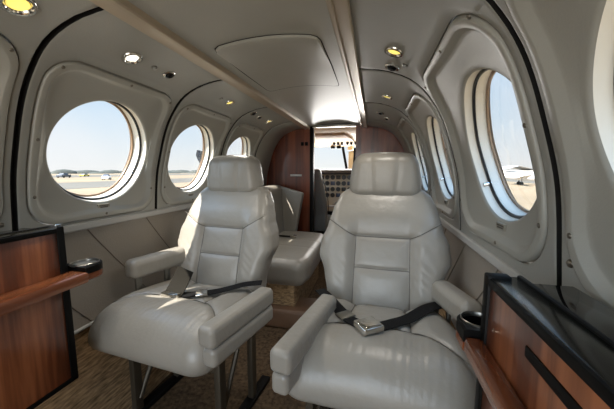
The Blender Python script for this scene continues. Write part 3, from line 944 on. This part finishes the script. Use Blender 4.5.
# pilot seat, back towards the cabin
def pilot_seat(label,x,y):
    t=thing('pilot_seat',label,'seat',(x,y,0),0,'pilot seats in the cockpit')
    def fs(p,n):
        X,Y,Z=p; tz=(Z+.32)/.64
        w=1.0-.25*smoothstep(.35,1.0,tz)
        return (X*w,Y+.10*(0.5-tz),Z+.70)
    bm=soft_box((.44,.11,.64),.045,.03,fs); mesh_obj('backrest',bm,M['pilotleather'],t,angle=0)
    bm=soft_box((.43,.025,.30),.012,.03,lambda p,n:(p.x,p.y-.015,p.z+.50)); mesh_obj('back_pocket',bm,M['pilotleather'],t,angle=0)
    bm=soft_box((.46,.46,.13),.045,.03,lambda p,n:(p.x,p.y+.24,p.z+.40)); mesh_obj('seat_cushion',bm,M['pilotleather'],t,angle=0)
    bm=BM(); add_box(bm,(-.18,.02,0),(.18,.40,.34),0,.01); mesh_obj('base',bm,M['black'],t)
    for sx in (-1,1):
        bm=BM(); add_strap(bm,spline([(sx*.12,-.01,1.0),(sx*.19,-.02,.88),(sx*.225,0,.74),(sx*.235,.02,.55)]),(sx,0,.2),.035,.003); mesh_obj('harness',bm,M['webbing'],t)
    return t
pilot_seat('grey pilot seat seen in the doorway beside the black edge post',-.365,3.02)

# ------------------------------------------------------------------ outside
M['ramp']=mat('tarmac',(128,112,90),.9,noise=(.06,.18),spec=.2)
M['ramp2']=mat('tarmac_band',(96,91,82),.9,noise=(.05,.15),spec=.2)
M['treeline']=mat('distant_scrub',(66,68,62),.95,noise=(.08,.25))
M['hangar']=mat('hangar_wall',(188,182,172),.8)
M['white']=mat('white_paint',(236,236,238),.3)
M['yellow']=mat('yellow_paint',(226,190,60),.4)
M['carpaint']=mat('dark_paint',(70,74,82),.3)
M['prop']=mat('propeller_grey',(24,27,32),.8,spec=.1)
ZG=-1.35
bm=BM(); add_box(bm,(-900,-900,ZG-.1),(900,900,ZG))
gr=structure(mesh_obj('ground',bm,M['ramp'],smooth=False),'sunlit airport ramp')
bm=BM(); add_box(bm,(-60,-120,ZG),(-38,400,ZG+.02)); add_box(bm,(-160,-120,ZG),(-110,400,ZG+.02)); add_box(bm,(30,-60,ZG),(44,300,ZG+.02)); mesh_obj('taxiway_band',bm,M['ramp2'],gr,smooth=False)
# distant scrub and buildings round the horizon
bm=BM()
for k in range(180):
    a=-.2+ (PI+.6)*k/180+random.uniform(-.01,.01); rr=330+random.uniform(-20,20)
    if abs(math.cos(a))<.05: continue
    h=random.uniform(1.5,4.2); w=random.uniform(8,14)
    b=bmesh.new(); bmesh.ops.create_icosphere(b,subdivisions=2,radius=1)
    for v in b.verts: v.co=Vector((v.co.x*w,v.co.y*4,max(-.05,v.co.z)*h))
    merge(bm,b,0,Matrix.Translation((rr*math.cos(a),rr*math.sin(a),ZG))@Matrix.Rotation(a+PI/2,4,'Z'))
tl=mesh_obj('scrub',bm,M['treeline']); tag(tl,'low grey green scrub line along the airport horizon','scrub',None,'stuff')
def hangar(x,y,w,l,h,rz,label):
    t=thing('hangar',label,'hangar',(x,y,ZG),rz)
    bm=BM(); add_box(bm,(-w/2,-l/2,0),(w/2,l/2,h)); mesh_obj('wall',bm,M['hangar'],t,smooth=False)
    bm=BM(); add_grid(bm,[[(-w/2-.4,y,h-.1),(0,y,h+w*.10),(w/2+.4,y,h-.1)] for y in (-l/2-.4,l/2+.4)]); mesh_obj('roof',bm,M['white'],t,smooth=False)
    bm=BM(); add_box(bm,(-w*.3,-l/2-.1,0),(w*.3,-l/2,h*.8)); mesh_obj('door',bm,M['carpaint'],t,smooth=False)
hangar(95,232,30,14,2.8,.3,'long pale hangar on the horizon beyond the console side window')
def plane(loc,rz,label):
    t=thing('parked_airplane',label,'airplane',loc,rz)
    bm=BM(); rows=[]
    for (y,r,z) in [(-5,.05,1.5),(-4.5,.25,1.45),(-3.4,.55,1.4),(-1.8,.7,1.45),(.5,.72,1.5),(2.5,.5,1.6),(4.5,.25,1.8),(5.4,.1,1.9)]:
        rows.append([Vector((r*math.cos(2*PI*k/20),y,z+r*math.sin(2*PI*k/20))) for k in range(20)])
    vs=add_grid(bm,rows,True); bm.faces.new(vs[0]); bm.faces.new(vs[-1]); mesh_obj('fuselage',bm,M['white'],t)
    bm=BM(); add_grid(bm,[[(x,-.3+abs(x)*.05,1.15+abs(x)*.09),(x,.2,1.24+abs(x)*.09),(x,1.3-abs(x)*.06,1.15+abs(x)*.09),(x,.2,1.10+abs(x)*.09)] for x in (-6.5,-.5,.5,6.5)],True); mesh_obj('wing',bm,M['white'],t)
    bm=BM(); add_grid(bm,[[(-.05,y0,z),(.05,y0,z),(.05,y1,z),(-.05,y1,z)] for y0,y1,z in ((3.6,5.4,1.9),(4.8,5.8,3.5))],True); mesh_obj('fin',bm,M['carpaint'],t)
    bm=BM(); add_grid(bm,[[(x,4.8,2.0),(x,5.1,2.05),(x,5.6,2.0),(x,5.1,1.96)] for x in (-2,2)],True); mesh_obj('tailplane',bm,M['white'],t)
    for x,y in ((0,-3.6),(-1.4,.6),(1.4,.6)):
        bm=BM(); add_tube(bm,[(x,y,.3),(x,y,1.2)],.05,8); add_lathe(bm,[(.0005,-.1),(.28,-.09),(.3,0),(.28,.09),(.0005,.1)],18,(x,y,.3),(1,0,0)); mesh_obj('wheel',bm,M['black'],t)
    bm=BM(); add_box(bm,(-.60,-2.9,1.65),(.60,-2.2,1.95),0,.08); mesh_obj('windscreen',bm,M['carpaint'],t)
plane((25,55,ZG),1.3,'small white airplane parked on the ramp beyond the console side window')
def car(loc,rz,m,label,name='car',L=4.2,W=1.8,H=1.5):
    t=thing(name,label,name.replace('_',' '),loc,rz)
    bm=soft_box((W,L,H*.48),.16,.3,lambda p,n:(p.x,p.y,p.z+H*.44)); mesh_obj('body',bm,m,t,angle=0)
    def fc(p,n):
        k=1-.25*smoothstep(-.2,.3,p.z/(H*.45)); return (p.x*k,p.y*k,p.z+H*.80)
    bm=soft_box((W*.92,L*.55,H*.42),.12,.3,fc); mesh_obj('cabin',bm,M['carpaint'],t,angle=0)
    for sx in (-1,1):
        for sy in (-.3,.3):
            bm=BM(); add_lathe(bm,[(.0005,-.1),(.3,-.1),(.33,0),(.3,.1),(.0005,.1)],18,(sx*W*.46,sy*L,.33),(1,0,0)); mesh_obj('wheel',bm,M['black'],t)
car((-120,97.5,ZG),.2,M['yellow'],'yellow ramp tug far off beyond the window over the cup holder','ramp_tug',3.4,1.9,1.2)
car((-105,78,ZG),.3,M['carpaint'],'dark car parked far off beyond the window over the cup holder','car',4.4,2.0,1.6)
car((-70,63,ZG),.6,M['white'],'white ramp cart far off beyond the window over the cup holder','ramp_cart',2.6,1.6,1.5)
# propeller of this aircraft seen through the second far window
pp=thing('propeller','grey propeller blade seen through the second far window','propeller',(-2.0,4.3,.55))
def blade(ang):
    bm=BM(); rows=[]
    for k in range(15):
        t=k/14; rr=.10+.87*t
        c=.075*(.6+.9*t-.9*t**6) if t<1 else .005
        tw=.9-.5*t
        row=[]
        for j in range(14):
            a=2*PI*j/14; px=c*math.cos(a); py=.10*c*math.sin(a)*2
            row.append((px*math.cos(tw)-py*math.sin(tw), px*math.sin(tw)+py*math.cos(tw), rr))
        rows.append(row)
    vs=add_grid(bm,rows,True); bm.faces.new(vs[0]); bm.faces.new(vs[-1])
    bmesh.ops.transform(bm,matrix=Matrix.Rotation(ang,4,'Y'),verts=bm.verts)
    mesh_obj('blade',bm,M['prop'],pp)
for a in (-.605,-.605+2*PI/3,-.605+4*PI/3): blade(a)
bm=BM(); add_lathe(bm,[(.14,-.1),(.14,.02),(.11,.14),(.05,.24),(.0005,.27)],24,(0,0,0),(0,1,0)); mesh_obj('spinner',bm,M['chrome'],pp)

# ------------------------------------------------------------------ light
world=bpy.data.worlds.new('sky'); SC.world=world; world.use_nodes=True
nt=world.node_tree; nt.nodes.clear()
out=nt.nodes.new('ShaderNodeOutputWorld'); bg=nt.nodes.new('ShaderNodeBackground')
tc=nt.nodes.new('ShaderNodeTexCoord')
SUN_TRAVEL=Vector((.42,.74,-.90)).normalized()
sep=nt.nodes.new('ShaderNodeSeparateXYZ'); nt.links.new(tc.outputs['Generated'],sep.inputs[0])
ramp=nt.nodes.new('ShaderNodeValToRGB'); nt.links.new(sep.outputs['Z'],ramp.inputs['Fac'])
cr_=ramp.color_ramp
cr_.elements[0].position=.0; cr_.elements[0].color=lin((236,238,236))
cr_.elements[1].position=.9; cr_.elements[1].color=lin((120,176,232))
e=cr_.elements.new(.12); e.color=lin((214,230,242))
e=cr_.elements.new(.35); e.color=lin((176,212,244))
# bright haze round the sun
dot=nt.nodes.new('ShaderNodeVectorMath'); dot.operation='DOT_PRODUCT'; nt.links.new(tc.outputs['Generated'],dot.inputs[0]); dot.inputs[1].default_value=-SUN_TRAVEL
mr=nt.nodes.new('ShaderNodeMapRange'); mr.interpolation_type='SMOOTHSTEP'
mr.inputs['From Min'].default_value=.15; mr.inputs['From Max'].default_value=1.0; mr.inputs['To Min'].default_value=1.0; mr.inputs['To Max'].default_value=6.0
nt.links.new(dot.outputs['Value'],mr.inputs['Value'])
mu=nt.nodes.new('ShaderNodeMath'); mu.operation='MULTIPLY'; mu.inputs[1].default_value=.76; nt.links.new(mr.outputs[0],mu.inputs[0])
# soft cloud wisps
nz=nt.nodes.new('ShaderNodeTexNoise'); nz.inputs['Scale'].default_value=3; nz.inputs['Detail'].default_value=5; nt.links.new(tc.outputs['Generated'],nz.inputs['Vector'])
cm=nt.nodes.new('ShaderNodeMapRange'); cm.inputs['From Min'].default_value=.45; cm.inputs['From Max'].default_value=.7; cm.inputs['To Max'].default_value=.55; nt.links.new(nz.outputs['Fac'],cm.inputs['Value'])
mixc=nt.nodes.new('ShaderNodeMixRGB'); nt.links.new(cm.outputs[0],mixc.inputs['Fac']); nt.links.new(ramp.outputs[0],mixc.inputs[1]); mixc.inputs[2].default_value=lin((240,242,244))
nt.links.new(mixc.outputs[0],bg.inputs['Color']); nt.links.new(mu.outputs[0],bg.inputs['Strength']); nt.links.new(bg.outputs[0],out.inputs[0])

def area(name,loc,aim,sx,sy,power,col):
    l=bpy.data.lights.new(name,'AREA'); l.shape='RECTANGLE'; l.size=sx; l.size_y=sy; l.energy=power; l.color=col
    o=bpy.data.objects.new(name,l); link(o); o.location=loc; o.rotation_euler=(-(Vector(aim)-Vector(loc))).to_track_quat('Z','Y').to_euler()
    return o
area('rear_fill',(-.02,-1.2,.85),(-.02,0,.85),1.1,1.0,6.5,(.97,.99,1))  # unseen area light added at the open cabin rear to fill the interior
area('windshield_fill',(-.02,4.05,1.15),(-.02,2.5,1.10),1.0,.30,11,(1,.97,.93))  # added area light inside the windshield, boosts the sky light entering there
sl=bpy.data.lights.new('sun','SUN'); sl.energy=11; sl.angle=.01; sl.color=(1,.93,.82)
so=bpy.data.objects.new('sun',sl); link(so); so.rotation_euler=(-SUN_TRAVEL).to_track_quat('Z','Y').to_euler()

SC.view_settings.view_transform='Standard'; SC.view_settings.look='None'
SC.view_settings.gamma=1; SC.view_settings.use_curve_mapping=False
SC.view_settings.exposure=0.55
SC.cycles.use_denoising=True
SC.cycles.max_bounces=12; SC.cycles.diffuse_bounces=8; SC.cycles.transparent_max_bounces=24
SC.cycles.sample_clamp_indirect=6
SC.cycles.caustics_reflective=False; SC.cycles.caustics_refractive=False
